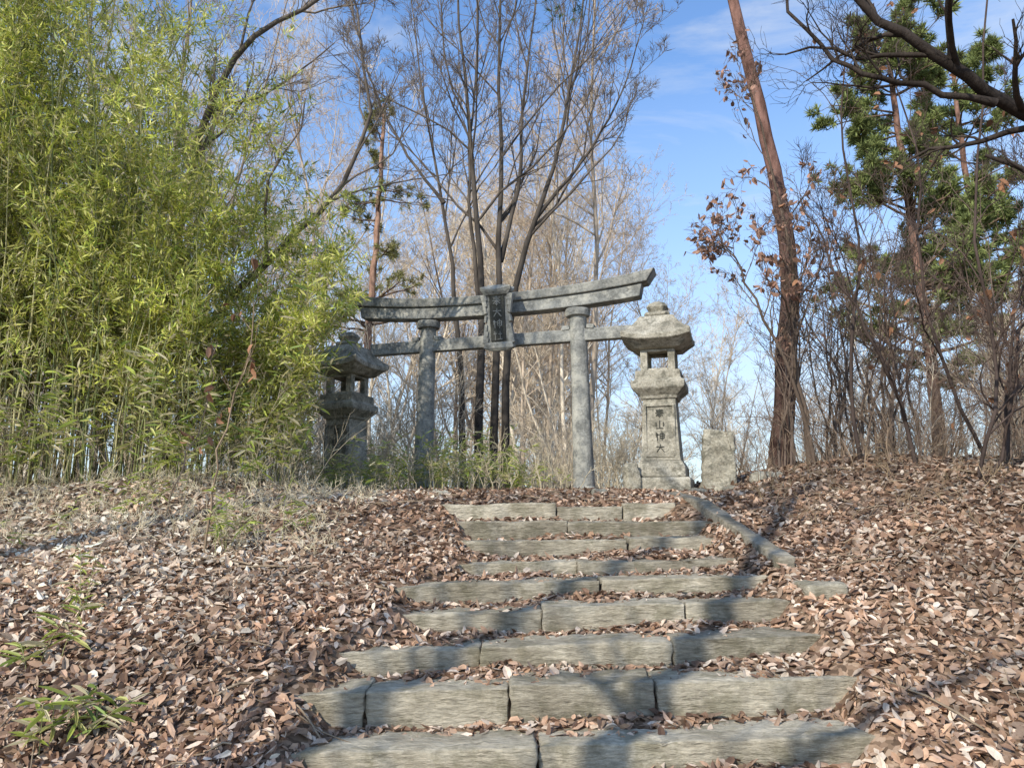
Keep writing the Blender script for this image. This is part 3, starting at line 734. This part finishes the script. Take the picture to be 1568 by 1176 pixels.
# ------------------------------------------------------------------ pines
def pine(name, trunk, r0, r1, seed, t0, limbs, lf, lmax, needles=16, nl=.16, nw=.012, ct=(.22, .11, .07), cs=(.16, .11, .08), col=(.09, .13, .045), extra=None, sub=6, tufts=4):
    r = np.random.default_rng(seed); g = Geo()
    P = resample(trunk, 24)[None]; P[0, 1:] += r.normal(size=(23, 3)) * .015; R = np.linspace(r0, r1, 24)[None]; R[0, 0] *= 1.3; R[0, 1] *= 1.1
    V, F = tubes(P, R, 14)
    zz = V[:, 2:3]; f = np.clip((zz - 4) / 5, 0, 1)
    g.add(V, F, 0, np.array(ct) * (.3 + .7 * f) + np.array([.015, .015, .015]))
    B, RB = child(P, R, r, limbs, t0, 1, 1.1, 1.7, lf, .4, .08, .12, 8, .02, .3, .6, lmax, .55)
    if extra is not None:
        E = np.stack([resample(e, 8) for e in extra]); B = np.concatenate([B, E]); RB = np.concatenate([RB, np.tile(np.linspace(.04, .015, 8), (len(E), 1))])
    V, F = tubes(B, RB, 6); g.add(V, F, 0, cs)
    C, RC = child(B, RB, r, sub, .3, 1, .4, 1.1, .38, .5, .12, .15, 5, .009, .4, .25, 1.4)
    V, F = tubes(C, RC, 4); g.add(V, F, 0, cs)
    D, RD = child(C, RC, r, tufts, .3, 1, .4, 1., .4, .6, .25, .15, 4, .005, .5, .12, .5)
    V, F = tubes(D, RD, 3); g.add(V, F, 0, cs)
    tips = np.concatenate([D[:, -1], D[:, -2], C[:, -1]]); tv = np.concatenate([D[:, -1] - D[:, -2], D[:, -1] - D[:, -2], C[:, -1] - C[:, -2]])
    tips = np.repeat(tips, needles, 0); tv = nrm(np.repeat(tv, needles, 0)); q = len(tips)
    d = nrm(tv * .6 + r.normal(size=(q, 3)) * .75 + np.array([0, 0, .25])); s = nrm(np.cross(d, r.normal(size=(q, 3))))
    V, F = diamond(tips - d * .02, d, s, r.uniform(.6, 1.1, q) * nl, np.full(q, nw))
    c = np.array(col) * np.repeat(r.uniform(.6, 1.5, (q // needles, 1)), needles, 0) * r.uniform(.8, 1.2, (q, 1))
    g.add(V, F, 1, np.repeat(c, 4, 0), False); print(name, 'needles', q)
    return g.obj(name, [M_pinebark, M_needle])
pine('added_shade_pine', [(4.25, 12, float(H(4.3, 12)) - .2), (4.38, 12, 3.0), (4.62, 12, 4.7), (4.66, 12, 5.9), (4.6, 12, 7.1), (4.3, 12, 8.9), (3.95, 12, 10.7), (3.7, 12, 12.5), (3.6, 12, 15)], .185, .06, 301, .8, 16, .2, 3, 14, .15, .010,
     ct=(.19, .10, .075), extra=[[(3.8, 12, 12.4), (2.9, 11.8, 12.0), (2.0, 11.6, 11.2), (1.3, 11.5, 10.7), (1.0, 11.5, 10.5)]])
pine('added_shade_pine', [(12.6, 22, 1.0), (12.65, 22, 6), (12.5, 22, 10), (12.3, 22, 14), (12.2, 22, 17)], .2, .06, 302, .22, 70, .22, 3.6, 15, .3, .034, ct=(.20, .11, .08), col=(.20, .23, .085), sub=8)
pine('added_shade_pine', [(16.6, 25, 1.0), (16.5, 25, 7), (16.3, 25, 12), (16.2, 25, 18)], .22, .06, 303, .25, 58, .21, 3.6, 14, .32, .036, ct=(.20, .11, .08), col=(.19, .22, .08), sub=8)
pine('added_shade_pine', [(-4.3, 21, 0), (-4.2, 21, 6), (-4.0, 21, 10), (-3.9, 21, 14)], .15, .05, 304, .4, 26, .13, 1.8, 9, .2, .018, ct=(.34, .2, .14), col=(.28, .27, .11))

# unseen trees added behind the camera so their limbs dapple stairs and bank
def shade_tree(x, y, h, r0, seed, cnt=(12, 5), dead=0, t0=.3, rm=.018):
    r = np.random.default_rng(seed); z = float(H(x, y)) - .2
    lx, ly = r.normal(size=2) * .06
    p = [(x + lx * h * t + r.normal() * .12 * (t > 0), y + ly * h * t + r.normal() * .12 * (t > 0), z + h * t) for t in np.linspace(0, 1, 7)]
    bare_tree_geo(seed, [(p, r0, r0 * .3)], (.16, .13, .1), (.2, .16, .12), cnt, .2, rm, (.36, .5, .5), t0, (.5, 1.1), dead=dead).obj('added_shade_tree', BM)
shade_tree(-3.4, -1.6, 11, .17, 401)
shade_tree(-6.6, -3.0, 14, .15, 402, (9, 4))
shade_tree(-9.6, -1.0, 16, .17, 403, t0=.45)
shade_tree(-1.2, -4.6, 12, .17, 404, (12, 5, 3))
pine('added_shade_pine', [(1.1, -4.6, -.5), (1.1, -4.6, 4), (1.2, -4.5, 8), (1.3, -4.4, 12)], .2, .06, 305, .40, 13, .2, 2.6, 8, .22, .03, sub=5)  # out-of-view pine, added for the shade it throws on the right bank

# ------------------------------------------------------------------ light, sky, camera
S = Vector((-.50, -.68, .56)).normalized()
sd = bpy.data.lights.new('sun', 'SUN'); sd.energy = 5.0; sd.angle = math.radians(.5); sd.color = (1, .94, .82)
so = bpy.data.objects.new('sun', sd); scene.collection.objects.link(so); so.rotation_euler = (-S).to_track_quat('-Z', 'Y').to_euler(); so.location = (-8, -12, 14)

w = bpy.data.worlds.new('World'); scene.world = w; w.use_nodes = True
nt = w.node_tree; nt.nodes.clear(); N = nt.nodes; Lk = nt.links
out = N.new('ShaderNodeOutputWorld'); bg = N.new('ShaderNodeBackground'); bg.inputs[1].default_value = .15
sky = N.new('ShaderNodeTexSky'); sky.sky_type = 'NISHITA'; sky.sun_disc = False
sky.sun_elevation = math.asin(S.z); sky.sun_rotation = math.atan2(S.x, S.y); sky.altitude = 300; sky.air_density = 1.2; sky.dust_density = .6; sky.ozone_density = 2.0
tn = N.new('ShaderNodeMix'); tn.data_type = 'RGBA'; tn.blend_type = 'MULTIPLY'; tn.inputs[0].default_value = 1; tn.inputs[7].default_value = (1.25, 1.5, 1.8, 1)
Lk.new(sky.outputs[0], tn.inputs[6])
tc = N.new('ShaderNodeTexCoord'); mp = N.new('ShaderNodeMapping'); mp.inputs['Scale'].default_value = (1.2, 1.2, 3.4); mp.inputs['Rotation'].default_value = (.2, .3, .5)
Lk.new(tc.outputs['Generated'], mp.inputs[0])
nz = noise_node(nt, 2.6, 9, .62, mp.outputs[0]); nz.inputs['Distortion'].default_value = .8
rp = ramp(nt, nz.outputs[0], [(.50, (0,) * 3), (.80, (.7,) * 3)])
mx = N.new('ShaderNodeMix'); mx.data_type = 'RGBA'; Lk.new(rp.outputs[0], mx.inputs[0]); Lk.new(tn.outputs[2], mx.inputs[6]); mx.inputs[7].default_value = (5.8, 6.1, 6.4, 1)
sx = N.new('ShaderNodeSeparateXYZ'); Lk.new(tc.outputs['Generated'], sx.inputs[0])
hz = ramp(nt, sx.outputs[2], [(.0, (.8,) * 3), (.15, (.6,) * 3), (.35, (.25,) * 3), (.55, (.0,) * 3)])
m2 = N.new('ShaderNodeMix'); m2.data_type = 'RGBA'; Lk.new(hz.outputs[0], m2.inputs[0]); Lk.new(mx.outputs[2], m2.inputs[6]); m2.inputs[7].default_value = (4.8, 5.5, 6.2, 1)
Lk.new(m2.outputs[2], bg.inputs[0]); Lk.new(bg.outputs[0], out.inputs[0])

cam = bpy.data.cameras.new('camera'); co = bpy.data.objects.new('camera', cam); scene.collection.objects.link(co)
cam.sensor_width = 36; cam.lens = 26.2; cam.clip_end = 1500; cam.clip_start = .05
co.location = (0, 0, 1.6); co.rotation_euler = (math.radians(100), 0, 0)
scene.camera = co
scene.view_settings.view_transform = 'Standard'; scene.view_settings.look = 'None'; scene.view_settings.exposure = 0
